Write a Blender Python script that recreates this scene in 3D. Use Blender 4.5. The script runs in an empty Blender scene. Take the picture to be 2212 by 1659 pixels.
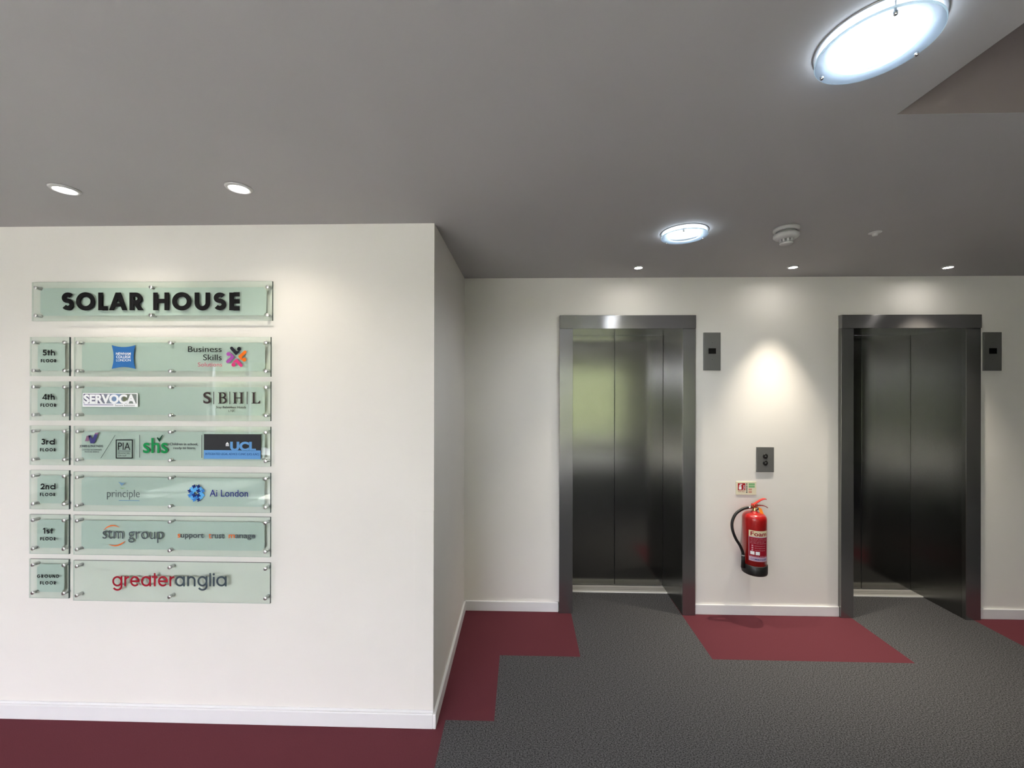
import bpy, math, random
from mathutils import Vector, Matrix
PI = math.pi
C = bpy.context.scene.collection
sc = bpy.context.scene

# ------------------------------------------------------------------ camera, light, exposure
F_PX, YAW, PITCH, ROLL = 880.9, .0263, .0012, .0019
CAM = Vector((0, -3.0488, 1.688))
HC = 2.483            # ceiling height
YS = -1.048           # face of the projecting wall that carries the directory
YB = -6.3             # window wall behind the camera
XL, XR = -7.5, 7.5    # side walls


def cam_axes():
    c, s = math.cos, math.sin
    f = Vector((-s(YAW) * c(PITCH), c(YAW) * c(PITCH), s(PITCH)))
    r = Vector((c(YAW), s(YAW), 0))
    u = r.cross(f)
    return c(ROLL) * r + s(ROLL) * u, -s(ROLL) * r + c(ROLL) * u, f


AX = cam_axes()
cd = bpy.data.cameras.new('camera')
cam = bpy.data.objects.new('camera', cd)
C.objects.link(cam)
cd.sensor_fit = 'HORIZONTAL'
cd.sensor_width = 36.0
cd.lens = F_PX / 2212 * 36.0
cd.clip_start = .02
m = Matrix((AX[0], AX[1], -AX[2])).transposed().to_4x4()
m.translation = CAM
cam.matrix_world = m
sc.camera = cam

w = bpy.data.worlds.new('sky')
sc.world = w
w.use_nodes = True
nt = w.node_tree
nt.nodes['Background'].inputs[0].default_value = (.94, .90, 1.06, 1)
nt.nodes['Background'].inputs[1].default_value = 12.2

sl = bpy.data.lights.new('sun', 'SUN')
sl.energy = 30
sl.color = (1, .97, .93)
sl.angle = math.radians(1)
so = bpy.data.objects.new('sun', sl)
C.objects.link(so)
so.rotation_euler = Vector((-.2, .75, -1.05)).to_track_quat('-Z', 'Y').to_euler()

sc.view_settings.view_transform = 'Standard'
sc.view_settings.look = 'None'
sc.view_settings.gamma = 1
sc.view_settings.use_curve_mapping = False
sc.view_settings.exposure = 1.64
sc.cycles.use_denoising = True
sc.cycles.max_bounces = 12
sc.cycles.diffuse_bounces = 6
sc.cycles.glossy_bounces = 5
sc.cycles.transparent_max_bounces = 24
sc.cycles.caustics_reflective = False
sc.cycles.caustics_refractive = False
sc.cycles.sample_clamp_indirect = 6.0

WINDOWS = [(-5.7, -4.3), (-3.9, -.8), (.7, 2.5)]   # openings in the wall behind the camera
WZ0, WZ1 = .35, 2.12


def portal(loc, rot, sx, sy):
    l = bpy.data.lights.new('daylight_portal', 'AREA')
    l.shape = 'RECTANGLE'
    l.size, l.size_y = sx, sy
    l.cycles.is_portal = True
    o = bpy.data.objects.new('daylight_portal', l)
    C.objects.link(o)
    o.location = loc
    o.rotation_euler = rot


for x0, x1 in WINDOWS:
    portal(((x0 + x1) / 2, YB + .02, (WZ0 + WZ1) / 2), (PI / 2, 0, 0), x1 - x0, WZ1 - WZ0)

# ------------------------------------------------------------------ measuring helper


def at(x, y, Y):
    """point of the plane Y = const that the photograph shows at pixel x, y"""
    d = (x - 1106) / F_PX * AX[0] - (y - 829.5) / F_PX * AX[1] + AX[2]
    return CAM + d * ((Y - CAM.y) / d.y)


# ------------------------------------------------------------------ materials
def new_mat(name):
    mt = bpy.data.materials.new(name)
    mt.use_nodes = True
    return mt, mt.node_tree, mt.node_tree.nodes['Principled BSDF']


def lin(c):
    return tuple(((v / 255 + .055) / 1.055) ** 2.4 if v > 10 else v / 255 / 12.92 for v in c) + (1,)


def plain(name, rgb, rough=.5, metal=0.0, spec=.5, coat=0.0):
    mt, t, b = new_mat(name)
    b.inputs['Base Color'].default_value = rgb if len(rgb) == 4 else tuple(rgb) + (1,)
    b.inputs['Roughness'].default_value = rough
    b.inputs['Metallic'].default_value = metal
    b.inputs['Specular IOR Level'].default_value = spec
    b.inputs['Coat Weight'].default_value = coat
    return mt


def ink(name, rgb255, rough=.7):
    return plain(name, lin(rgb255), rough, spec=.12)


def painted(name, rgb, bump=.06, scale=260, rough=.75, var=.03):
    """emulsion paint with a faint roller texture"""
    mt, t, b = new_mat(name)
    n = t.nodes.new('ShaderNodeTexNoise')
    n.inputs['Scale'].default_value = scale
    n.inputs['Detail'].default_value = 3
    tc = t.nodes.new('ShaderNodeTexCoord')
    t.links.new(tc.outputs['Object'], n.inputs['Vector'])
    bp = t.nodes.new('ShaderNodeBump')
    bp.inputs['Strength'].default_value = bump
    bp.inputs['Distance'].default_value = .002
    t.links.new(n.outputs['Fac'], bp.inputs['Height'])
    t.links.new(bp.outputs['Normal'], b.inputs['Normal'])
    n2 = t.nodes.new('ShaderNodeTexNoise')
    n2.inputs['Scale'].default_value = 2.3
    t.links.new(tc.outputs['Object'], n2.inputs['Vector'])
    r = t.nodes.new('ShaderNodeValToRGB')
    r.color_ramp.elements[0].position = .3
    r.color_ramp.elements[1].position = .7
    r.color_ramp.elements[0].color = tuple(v * (1 - var) for v in rgb) + (1,)
    r.color_ramp.elements[1].color = tuple(rgb) + (1,)
    t.links.new(n2.outputs['Fac'], r.inputs['Fac'])
    t.links.new(r.outputs['Color'], b.inputs['Base Color'])
    b.inputs['Roughness'].default_value = rough
    b.inputs['Specular IOR Level'].default_value = .3
    return mt


def carpet(name, c0, c1, scale, stretch=1.0, pos=(.36, .66), bump=.5):
    mt, t, b = new_mat(name)
    tc = t.nodes.new('ShaderNodeTexCoord')
    mp = t.nodes.new('ShaderNodeMapping')
    mp.inputs['Scale'].default_value = (1 / stretch, 1, 1)
    n = t.nodes.new('ShaderNodeTexNoise')
    n.inputs['Scale'].default_value = scale
    n.inputs['Detail'].default_value = 5
    n.inputs['Roughness'].default_value = .65
    t.links.new(tc.outputs['Object'], mp.inputs['Vector'])
    t.links.new(mp.outputs['Vector'], n.inputs['Vector'])
    r = t.nodes.new('ShaderNodeValToRGB')
    r.color_ramp.elements[0].position = pos[0]
    r.color_ramp.elements[1].position = pos[1]
    r.color_ramp.elements[0].color = tuple(c0) + (1,)
    r.color_ramp.elements[1].color = tuple(c1) + (1,)
    t.links.new(n.outputs['Fac'], r.inputs['Fac'])
    t.links.new(r.outputs['Color'], b.inputs['Base Color'])
    bp = t.nodes.new('ShaderNodeBump')
    bp.inputs['Strength'].default_value = bump
    bp.inputs['Distance'].default_value = .004
    t.links.new(n.outputs['Fac'], bp.inputs['Height'])
    t.links.new(bp.outputs['Normal'], b.inputs['Normal'])
    b.inputs['Roughness'].default_value = 1.0
    b.inputs['Specular IOR Level'].default_value = .05
    return mt


def steel(name, rgb, rough, aniso=0.0, tangent=None, streak=None, metal=1.0):
    """brushed stainless steel; the blur runs across the grain"""
    mt, t, b = new_mat(name)
    b.inputs['Base Color'].default_value = tuple(rgb) + (1,)
    b.inputs['Metallic'].default_value = metal
    b.inputs['Roughness'].default_value = rough
    b.inputs['Anisotropic'].default_value = aniso
    if tangent:
        v = t.nodes.new('ShaderNodeCombineXYZ')
        for i in range(3):
            v.inputs[i].default_value = tangent[i]
        t.links.new(v.outputs[0], b.inputs['Tangent'])
    if streak:
        tc = t.nodes.new('ShaderNodeTexCoord')
        mp = t.nodes.new('ShaderNodeMapping')
        mp.inputs['Scale'].default_value = streak
        n = t.nodes.new('ShaderNodeTexNoise')
        n.inputs['Scale'].default_value = 1
        n.inputs['Detail'].default_value = 4
        t.links.new(tc.outputs['Object'], mp.inputs['Vector'])
        t.links.new(mp.outputs['Vector'], n.inputs['Vector'])
        mr = t.nodes.new('ShaderNodeMapRange')
        mr.inputs['To Min'].default_value = rough * .96
        mr.inputs['To Max'].default_value = rough * 1.05
        t.links.new(n.outputs['Fac'], mr.inputs['Value'])
        t.links.new(mr.outputs['Result'], b.inputs['Roughness'])
    return mt


def clear_glass(name, tint, ior=1.5, boost=1.0):
    """sheet glass: tinted see-through with a Fresnel reflection"""
    mt, t, b = new_mat(name)
    t.nodes.remove(b)
    out = t.nodes['Material Output']
    tr = t.nodes.new('ShaderNodeBsdfTransparent')
    tr.inputs[0].default_value = tuple(tint) + (1,)
    gl = t.nodes.new('ShaderNodeBsdfGlossy')
    gl.inputs['Roughness'].default_value = .0
    fr = t.nodes.new('ShaderNodeFresnel')
    gm = t.nodes.new('ShaderNodeNewGeometry')
    mr = t.nodes.new('ShaderNodeMapRange')
    mr.inputs['To Min'].default_value = ior
    mr.inputs['To Max'].default_value = 1 / ior
    t.links.new(gm.outputs['Backfacing'], mr.inputs['Value'])
    t.links.new(mr.outputs['Result'], fr.inputs[0])
    mx = t.nodes.new('ShaderNodeMixShader')
    if boost != 1.0:
        ml = t.nodes.new('ShaderNodeMath')
        ml.operation = 'MULTIPLY'
        ml.inputs[1].default_value = boost
        t.links.new(fr.outputs[0], ml.inputs[0])
        t.links.new(ml.outputs[0], mx.inputs[0])
    else:
        t.links.new(fr.outputs[0], mx.inputs[0])
    t.links.new(tr.outputs[0], mx.inputs[1])
    t.links.new(gl.outputs[0], mx.inputs[2])
    t.links.new(mx.outputs[0], out.inputs[0])
    return mt


def glass_edge(name):
    """ground edge of the sheet: dark from outside, see-through from within the glass"""
    mt, t, b = new_mat(name)
    b.inputs['Base Color'].default_value = (.02, .045, .045, 1)
    b.inputs['Roughness'].default_value = .15
    gm = t.nodes.new('ShaderNodeNewGeometry')
    tr = t.nodes.new('ShaderNodeBsdfTransparent')
    tr.inputs[0].default_value = (.74, .82, .79, 1)
    mx = t.nodes.new('ShaderNodeMixShader')
    t.links.new(gm.outputs['Backfacing'], mx.inputs[0])
    t.links.new(b.outputs[0], mx.inputs[1])
    t.links.new(tr.outputs[0], mx.inputs[2])
    t.links.new(mx.outputs[0], t.nodes['Material Output'].inputs[0])
    return mt


def frosted(name, rgb, trans=.5, through=.0):
    """diffusing sheet: part reflects, part lets light through"""
    mt, t, b = new_mat(name)
    t.nodes.remove(b)
    out = t.nodes['Material Output']
    d = t.nodes.new('ShaderNodeBsdfDiffuse')
    d.inputs[0].default_value = tuple(rgb) + (1,)
    tl = t.nodes.new('ShaderNodeBsdfTranslucent')
    tl.inputs[0].default_value = tuple(rgb) + (1,)
    mx = t.nodes.new('ShaderNodeMixShader')
    mx.inputs[0].default_value = trans
    t.links.new(d.outputs[0], mx.inputs[1])
    t.links.new(tl.outputs[0], mx.inputs[2])
    last = mx
    if through:
        tr = t.nodes.new('ShaderNodeBsdfTransparent')
        m2 = t.nodes.new('ShaderNodeMixShader')
        m2.inputs[0].default_value = through
        t.links.new(mx.outputs[0], m2.inputs[1])
        t.links.new(tr.outputs[0], m2.inputs[2])
        last = m2
    t.links.new(last.outputs[0], out.inputs[0])
    return mt


def glow(name, rgb, strength):
    mt, t, b = new_mat(name)
    b.inputs['Base Color'].default_value = (.8, .8, .8, 1)
    b.inputs['Emission Color'].default_value = tuple(rgb) + (1,)
    b.inputs['Emission Strength'].default_value = strength
    return mt


M = {
    'wall': painted('cream_wall_paint', (.805, .78, .735)),
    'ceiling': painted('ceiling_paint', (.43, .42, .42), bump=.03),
    'recess': painted('recess_shade_paint', (.24, .205, .195), bump=.03),  # shade inside the recess put into the colour
    'dark_wall': painted('light_damping_wall', (.07, .066, .045)),  # unseen side wall made dark to dim reflections and ceiling bounce
    'gloss': plain('white_gloss_paint', (.78, .78, .78), .35),
    'grey': carpet('grey_loop_carpet', (.012, .012, .013), (.165, .165, .17), 230, 1.6, (.36, .66), .15),
    'red': carpet('burgundy_carpet', (.112, .030, .039), (.148, .042, .053), 300, 1.0, (.3, .7), .25),
    'concrete': painted('paving', (.42, .42, .41), .2, 40, .9, .15),
    'bounce_floor': painted('pale_bounce_floor', (.62, .60, .56), .1, 30, .5, .1),  # added pale floor near the windows, bounces sun up to the ceiling
    'frame': plain('window_frame_grey', (.25, .26, .27), .4, .3),
    'pane': clear_glass('window_glass', (.97, .99, .98)),
    'glass': clear_glass('directory_glass', (.948, .985, .964), 1.5),
    'edge': glass_edge('glass_edge'),
    'film': frosted('frosted_film', (.63, .705, .67), .12),
    'bolt': steel('polished_bolt', (.72, .72, .72), .3),
    'header': steel('brushed_steel_header', (.24, .235, .24), .24, 1.0, (0, 0, 1), metal=.62),
    'jamb': steel('brushed_steel_jamb', (.29, .29, .29), .26, .8, (1, 0, 0), metal=.88),
    'reveal': steel('brushed_steel_reveal', (.21, .21, .20), .24, .7, (0, 1, 0)),
    'plain_steel': steel('plain_steel', (.27, .27, .26), .25),
    'door': steel('brushed_steel_door', (.25, .25, .235), .17, .3, (1, 0, 0)),
    'sill': plain('aluminium_sill', (.50, .49, .46), .4, .2),
    'nose': plain('aluminium_nosing', (.85, .84, .8), .35, .1),
    'dark': plain('dark_gap', (.008, .008, .008), .6),
    'plate': plain('grey_metal_plate', (.21, .21, .205), .42, .5),
    'black_glass': plain('black_display', (.004, .004, .004), .15),
    'button': plain('black_button', (.012, .012, .012), .3),
    'white_plastic': plain('white_plastic', (.52, .51, .50), .45),
    'grey_plastic': plain('grey_plastic', (.26, .26, .25), .5),
    'red_paint': plain('extinguisher_red', (.40, .010, .010), .28, coat=.5),
    'dark_red': plain('lever_red', (.30, .012, .016), .35),
    'bright_red': plain('lever_bright_red', (.55, .03, .025), .35),
    'rubber': plain('black_rubber', (.010, .010, .010), .45),
    'brass': plain('brass', (.62, .47, .22), .25, 1.0),
    'chrome': plain('chrome', (.75, .75, .75), .15, 1.0),
    'orange_tag': plain('orange_tag', (.80, .22, .015), .5),
    'black_ink': ink('black_ink', (22, 22, 24)),
    'grey_ink': ink('grey_ink', (78, 86, 90)),
    'mid_ink': ink('pale_grey_ink', (112, 122, 120)),
    'brown_ink': ink('brown_ink', (62, 52, 52)),
    'white_ink': ink('white_ink', (244, 246, 248)),
    'pink_ink': ink('pink_ink', (206, 96, 118)),
    'blue_plate': ink('blue_plate', (52, 108, 170)),
    'orange_ink': ink('orange_ink', (228, 112, 50)),
    'wheel_black': ink('wheel_black', (34, 36, 44)),
    'wheel_orange': ink('wheel_orange', (226, 112, 34)),
    'wheel_pink': ink('wheel_pink', (208, 62, 122)),
    'wheel_purple': ink('wheel_purple', (158, 78, 160)),
    'green_ink': ink('green_ink', (28, 136, 76)),
    'deep_green': ink('deep_green', (10, 62, 40)),
    'navy_ink': ink('navy_ink', (42, 52, 128)),
    'ribbon_navy': ink('ribbon_navy', (66, 66, 118)),
    'ribbon_plum': ink('ribbon_plum', (134, 100, 128)),
    'charcoal': ink('charcoal_plate', (52, 53, 56)),
    'sky_ink': ink('sky_blue_ink', (100, 152, 206)),
    'deep_blue': ink('deep_blue_ink', (36, 74, 130)),
    'piece_a': ink('puzzle_light', (96, 176, 232)),
    'piece_b': ink('puzzle_mid', (58, 128, 204)),
    'piece_c': ink('puzzle_dark', (22, 40, 112)),
    'wisp_blue': ink('wisp_blue', (120, 158, 190)),
    'wisp_green': ink('wisp_green', (160, 188, 146)),
    'crimson': ink('crimson_ink', (150, 26, 42)),
    'slate': ink('slate_ink', (62, 74, 82)),
    'cream': ink('cream_label', (226, 214, 178)),
    'sign_cream': ink('sign_cream', (226, 222, 196)),
    'sign_red': ink('sign_red', (168, 34, 40)),
    'sign_green': ink('sign_green', (132, 186, 130)),
    'sign_rose': ink('sign_rose', (206, 156, 136)),
    'label_red': ink('label_red', (150, 22, 40)),
    'label_lilac': ink('label_lilac', (196, 170, 190)),
    'label_text': ink('label_text', (206, 150, 160)),
    'lamp': glow('cool_lamp', (.86, .94, 1.0), 3.0),
    'reflector': plain('lamp_reflector', (.8, .83, .86), .5),
    'trim_grey': plain('grey_trim', (.36, .36, .37), .4, .4),
    'ring_glass': frosted('frosted_ring_glass', (.46, .53, .60), .4, .3),
    'clear_disc': clear_glass('clear_disc_glass', (.97, .99, 1.0)),
    'disc_edge': frosted('glass_disc_edge', (.80, .93, .96), .6, .1),
    'spot_glow': glow('downlight_lens', (1.0, .95, .88), 60),
    'soft_glow': glow('downlight_soft_lens', (1.0, .96, .92), 14),
    'dimmed_leaf': carpet('dimmed_hedge_leaves', (.03, .036, .016), (.12, .14, .07), 14, 1, (.35, .65), 1.0),  # leaf colour darkened to dim the hedge's reflection in the lift steel
    'leaf': carpet('hedge_leaves', (.06, .07, .035), (.25, .28, .155), 14, 1, (.35, .65), 1.0),
}


def gradient_plate(name, stops):
    mt, t, b = new_mat(name)
    tc = t.nodes.new('ShaderNodeTexCoord')
    sp = t.nodes.new('ShaderNodeSeparateXYZ')
    r = t.nodes.new('ShaderNodeValToRGB')
    e = r.color_ramp.elements
    e[0].position, e[0].color = stops[0][0], lin(stops[0][1])
    e[1].position, e[1].color = stops[-1][0], lin(stops[-1][1])
    for p, c in stops[1:-1]:
        k = e.new(p)
        k.color = lin(c)
    t.links.new(tc.outputs['Generated'], sp.inputs[0])
    t.links.new(sp.outputs[0], r.inputs[0])
    t.links.new(r.outputs[0], b.inputs['Base Color'])
    b.inputs['Roughness'].default_value = .5
    return mt


M['rainbow'] = gradient_plate('printed_bands', [(0, (78, 76, 108)), (.3, (92, 90, 118)), (.46, (128, 136, 146)), (.6, (112, 142, 184)), (.68, (118, 140, 170)), (.76, (96, 100, 66)), (.86, (112, 124, 118)), (1, (120, 130, 126))])

# ------------------------------------------------------------------ mesh helpers


class MB:
    """collects shapes given in world metres; build() links them as one mesh object"""

    def __init__(self):
        self.v, self.f, self.mi, self.sm = [], [], [], []

    def add(self, vs, fs, mi=0, smooth=False):
        o = len(self.v)
        self.v += [Vector(p) for p in vs]
        for q in fs:
            self.f.append([i + o for i in q])
            self.mi.append(mi)
            self.sm.append(smooth)
        return self

    def box(self, x0, x1, y0, y1, z0, z1, mi=0, edge=None):
        """edge = (axis, material) gives the two faces square to that axis their own material"""
        vs = [(x, y, z) for z in (z0, z1) for y in (y0, y1) for x in (x0, x1)]
        fs = [(0, 2, 3, 1), (4, 5, 7, 6), (0, 1, 5, 4), (2, 6, 7, 3), (0, 4, 6, 2), (1, 3, 7, 5)]
        self.add(vs, fs, mi)
        if edge:
            for k in {'Z': (6, 5), 'Y': (4, 3), 'X': (2, 1)}[edge[0]]:
                self.mi[-k] = edge[1]
        return self

    def prism(self, pts, y0, y1, mi=0, side=None):
        """outline (x, z) extruded along Y from y0 to y1 (y0 nearer to the viewer); ends fan-filled by ngon"""
        n = len(pts)
        area = sum(pts[i][0] * pts[(i + 1) % n][1] - pts[(i + 1) % n][0] * pts[i][1] for i in range(n))
        if area < 0:
            pts = pts[::-1]
        vs = [(x, y0, z) for x, z in pts] + [(x, y1, z) for x, z in pts]
        self.add(vs, [list(range(n)), list(range(2 * n - 1, n - 1, -1))], mi)
        o = len(self.v) - 2 * n
        for i in range(n):
            j = (i + 1) % n
            self.f.append([o + j, o + i, o + n + i, o + n + j])
            self.mi.append(mi if side is None else side)
            self.sm.append(False)
        return self

    def lathe(self, c, prof, n=48, axis='Z', mi=0, smooth=True, caps=True):
        """profile (radius, height) turned about an axis through c"""
        vs, fs = [], []
        for r, h in prof:
            for k in range(n):
                a = 2 * PI * k / n
                if axis == 'Z':
                    vs.append((c[0] + r * math.cos(a), c[1] + r * math.sin(a), c[2] + h))
                elif axis == 'Y':
                    vs.append((c[0] + r * math.cos(a), c[1] + h, c[2] + r * math.sin(a)))
                else:
                    vs.append((c[0] + h, c[1] + r * math.cos(a), c[2] + r * math.sin(a)))
        for i in range(len(prof) - 1):
            for k in range(n):
                j = (k + 1) % n
                fs.append((i * n + k, i * n + j, (i + 1) * n + j, (i + 1) * n + k))
        self.add(vs, fs, mi, smooth)
        o = len(self.v) - len(vs)
        caps = caps and prof[0] != prof[-1]
        if caps and prof[0][0] > 1e-6:
            self.f.append([o + k for k in range(n)][::-1]); self.mi.append(mi); self.sm.append(False)
        if caps and prof[-1][0] > 1e-6:
            q = o + (len(prof) - 1) * n
            self.f.append([q + k for k in range(n)]); self.mi.append(mi); self.sm.append(False)
        return self

    def tube(self, pts, rad, n=14, mi=0):
        pts = [Vector(p) for p in pts]
        rads = rad if isinstance(rad, (list, tuple)) else [rad] * len(pts)
        vs, fs = [], []
        up = Vector((0, 1, 0))
        for i, p in enumerate(pts):
            d = (pts[min(i + 1, len(pts) - 1)] - pts[max(i - 1, 0)]).normalized()
            a = d.cross(up)
            if a.length < .05:
                a = d.cross(Vector((1, 0, 0)))
            a.normalize()
            b = d.cross(a)
            for k in range(n):
                t = 2 * PI * k / n
                vs.append(p + rads[i] * (math.cos(t) * a + math.sin(t) * b))
        for i in range(len(pts) - 1):
            for k in range(n):
                j = (k + 1) % n
                fs.append((i * n + k, i * n + j, (i + 1) * n + j, (i + 1) * n + k))
        self.add(vs, fs, mi, True)
        o = len(self.v) - len(vs)
        self.f.append([o + k for k in range(n)][::-1]); self.mi.append(mi); self.sm.append(False)
        q = o + (len(pts) - 1) * n
        self.f.append([q + k for k in range(n)]); self.mi.append(mi); self.sm.append(False)
        return self

    def ribbon(self, pts, wd, y0, y1, closed=False, mi=0):
        """a stroke of even (or listed) width along points (x, z), extruded y0..y1"""
        n = len(pts)
        P = [Vector((p[0], p[1])) for p in pts]
        L, R = [], []
        for i in range(n):
            if closed:
                a, b = P[(i - 1) % n], P[(i + 1) % n]
            else:
                a, b = P[max(i - 1, 0)], P[min(i + 1, n - 1)]
            d1 = (P[i] - a) if (P[i] - a).length > 1e-9 else (b - P[i])
            d2 = (b - P[i]) if (b - P[i]).length > 1e-9 else d1
            d1 = d1.normalized(); d2 = d2.normalized()
            n1 = Vector((-d1.y, d1.x)); n2 = Vector((-d2.y, d2.x))
            nn = n1 + n2
            nn = nn.normalized() if nn.length > 1e-6 else n1
            k = 1 / max(.35, nn.dot(n1))
            hw = (wd[i] if isinstance(wd, (list, tuple)) else wd) / 2 * k
            L.append(P[i] + nn * hw); R.append(P[i] - nn * hw)
        vs = [(p.x, y0, p.y) for p in L] + [(p.x, y0, p.y) for p in R] + [(p.x, y1, p.y) for p in L] + [(p.x, y1, p.y) for p in R]
        fs = []
        for i in range(n if closed else n - 1):
            j = (i + 1) % n
            fs += [(i, n + i, n + j, j), (2 * n + i, 2 * n + j, 3 * n + j, 3 * n + i), (i, j, 2 * n + j, 2 * n + i), (n + i, 3 * n + i, 3 * n + j, n + j)]
        if not closed:
            fs += [(0, 2 * n, 3 * n, n), (n - 1, 2 * n - 1, 4 * n - 1, 3 * n - 1)]
        return self.add(vs, fs, mi)

    def build(self, name, mats, parent=None, bevel=0.0, segs=2, auto=True):
        off = Vector(parent_loc(parent))
        me = bpy.data.meshes.new(name)
        me.from_pydata([tuple(p - off) for p in self.v], [], self.f)
        for mt in (mats if isinstance(mats, (list, tuple)) else [mats]):
            me.materials.append(M[mt] if isinstance(mt, str) else mt)
        for p, i, s in zip(me.polygons, self.mi, self.sm):
            p.material_index = i
            p.use_smooth = s
        me.update()
        o = bpy.data.objects.new(name, me)
        C.objects.link(o)
        if parent:
            o.parent = parent
        if bevel:
            b = o.modifiers.new('bevel', 'BEVEL')
            b.width, b.segments, b.limit_method = bevel, segs, 'ANGLE'
            b.angle_limit = math.radians(40)
        return o


WORLD_LOC = {}


def parent_loc(o):
    p = Vector((0, 0, 0))
    while o:
        p = p + o.location
        o = o.parent
    return p


def thing(name, label, cat, loc, group=None):
    o = bpy.data.objects.new(name, None)
    C.objects.link(o)
    o.location = loc
    o.empty_display_size = .1
    o['label'], o['category'] = label, cat
    if group:
        o['group'] = group
    return o


def tag(o, label, cat, group=None, kind=None):
    o['label'], o['category'] = label, cat
    if group:
        o['group'] = group
    if kind:
        o['kind'] = kind
    return o


def struct(o):
    o['kind'] = 'structure'
    return o


def say(o, label):
    o['label'] = label
    return o


def arc(cx, cy, rx, ry, a0, a1, n=28):
    return [(cx + rx * math.cos(math.radians(a0 + (a1 - a0) * i / n)), cy + ry * math.sin(math.radians(a0 + (a1 - a0) * i / n))) for i in range(n + 1)]


# ------------------------------------------------------------------ the room shell
RX = (.37, 1.172, 2.398, 3.189)        # lift openings
DY = .39                                # lift doors stand this far behind the wall
LZ = 2.1
b = MB()
G_ = .009
for x0, x1, z0, z1 in ((-.437, RX[0] - G_, 0, HC), (RX[1] + G_, RX[2] - G_, 0, HC), (RX[3] + G_, XR, 0, HC), (RX[0] - G_, RX[1] + G_, LZ + .012, HC), (RX[2] - G_, RX[3] + G_, LZ + .012, HC)):
    b.box(x0, x1, 0, .2, z0, z1)
struct(b.build('wall_back', 'wall'))
struct(MB().box(XL, -.437, YS, .2, 0, HC).build('wall_left', 'wall'))
struct(MB().box(XR, XR + .2, YB, .45, 0, HC).build('wall_right', 'dark_wall'))
b = MB()
b.box(XL - .2, XL, YB, .2, 0, HC)
struct(b.build('wall_side', 'wall'))
b = MB()
xs = [XL - .2] + [v for q in WINDOWS for v in q] + [XR + .2]
for i in range(0, len(xs), 2):
    b.box(xs[i], xs[i + 1], YB - .2, YB, 0, HC)
for x0, x1 in WINDOWS:
    b.box(x0, x1, YB - .2, YB, 0, WZ0).box(x0, x1, YB - .2, YB, WZ1, HC)
struct(b.build('wall_front', 'wall'))

# ceiling with the raised recess at the right
QX0, QX1, QY0, QY1, QH = 1.097, 1.95, -2.55, -1.822, .30
b = MB()
b.box(XL, QX0, YB, .2, HC, HC + .1).box(QX1, XR, YB, .2, HC, HC + .1).box(QX0, QX1, QY1, .2, HC, HC + .1).box(QX0, QX1, YB, QY0, HC, HC + .1)
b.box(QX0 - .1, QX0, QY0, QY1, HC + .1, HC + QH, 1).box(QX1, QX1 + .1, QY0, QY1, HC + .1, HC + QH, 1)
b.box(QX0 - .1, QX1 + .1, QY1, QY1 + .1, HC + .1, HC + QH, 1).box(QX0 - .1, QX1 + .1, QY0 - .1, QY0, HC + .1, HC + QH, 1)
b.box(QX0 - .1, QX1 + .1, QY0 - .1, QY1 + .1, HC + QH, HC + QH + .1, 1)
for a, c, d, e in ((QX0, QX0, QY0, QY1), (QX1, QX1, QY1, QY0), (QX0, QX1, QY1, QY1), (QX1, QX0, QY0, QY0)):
    # lining of the opening in the shade colour, 1 mm clear of the slab edge
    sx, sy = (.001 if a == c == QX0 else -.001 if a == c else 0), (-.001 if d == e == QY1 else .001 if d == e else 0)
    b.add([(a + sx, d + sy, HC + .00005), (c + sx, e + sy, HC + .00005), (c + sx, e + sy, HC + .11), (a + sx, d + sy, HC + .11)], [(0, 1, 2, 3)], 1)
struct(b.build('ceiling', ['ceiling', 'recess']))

# floor: grey carpet tiles with burgundy tiles along the walls, plus an unseen pale bounce patch
xb = [XL - .2, -3.9, -1.0, -.385, -.14, .36, 1.17, 2.385, 3.245, XR + .2]
b = MB()
yb = [YB - .2, -4.7, -2.05, -1.005, -.507, .2, .45]
for i in range(len(xb) - 1):
    for j in range(len(yb) - 1):
        X, Y = (xb[i] + xb[i + 1]) / 2, (yb[j] + yb[j + 1]) / 2
        isred = (-2.05 < Y < -1.005 and X < -.385) or (-1.005 < Y < -.507 and X < -.14) or (-.507 < Y < .2 and (X < .36 or 1.17 < X < 2.385 or X > 3.245))
        b.add([(xb[i], yb[j], 0), (xb[i + 1], yb[j], 0), (xb[i + 1], yb[j + 1], 0), (xb[i], yb[j + 1], 0)], [(0, 1, 2, 3)], 2 if Y < -4.7 and -3.9 < X < -1.0 else 1 if isred else 0)
b.box(XL - .2, XR + .2, YB - .2, .45, -.1, -.001)
struct(b.build('floor', ['grey', 'red', 'bounce_floor']))

# baseboards
BH = .072


def board(name, x0, x1, y0, y1):
    return struct(MB().box(x0, x1, y0, y1, 0, BH).build(name, 'gloss', None, .003))


board('baseboard_back', -.437, .268, -.015, 0)
board('baseboard_back', 1.268, 2.309, -.015, 0)
board('baseboard_back', 3.294, XR, -.015, 0)
board('baseboard_return', -.437, -.422, YS - .015, -.0)
board('baseboard_left', XL, -.437, YS - .015, YS)
struct(MB().box(XL, -.437, YS - .006, YS, BH, .0845).build('trim_1', 'gloss', None, .002))
# boxed strip at the corner of the directory wall
struct(MB().box(-.5305, -.437, YS - .0025, YS, .0845, 1.065).build('trim_2', 'wall', None, .001))

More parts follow.
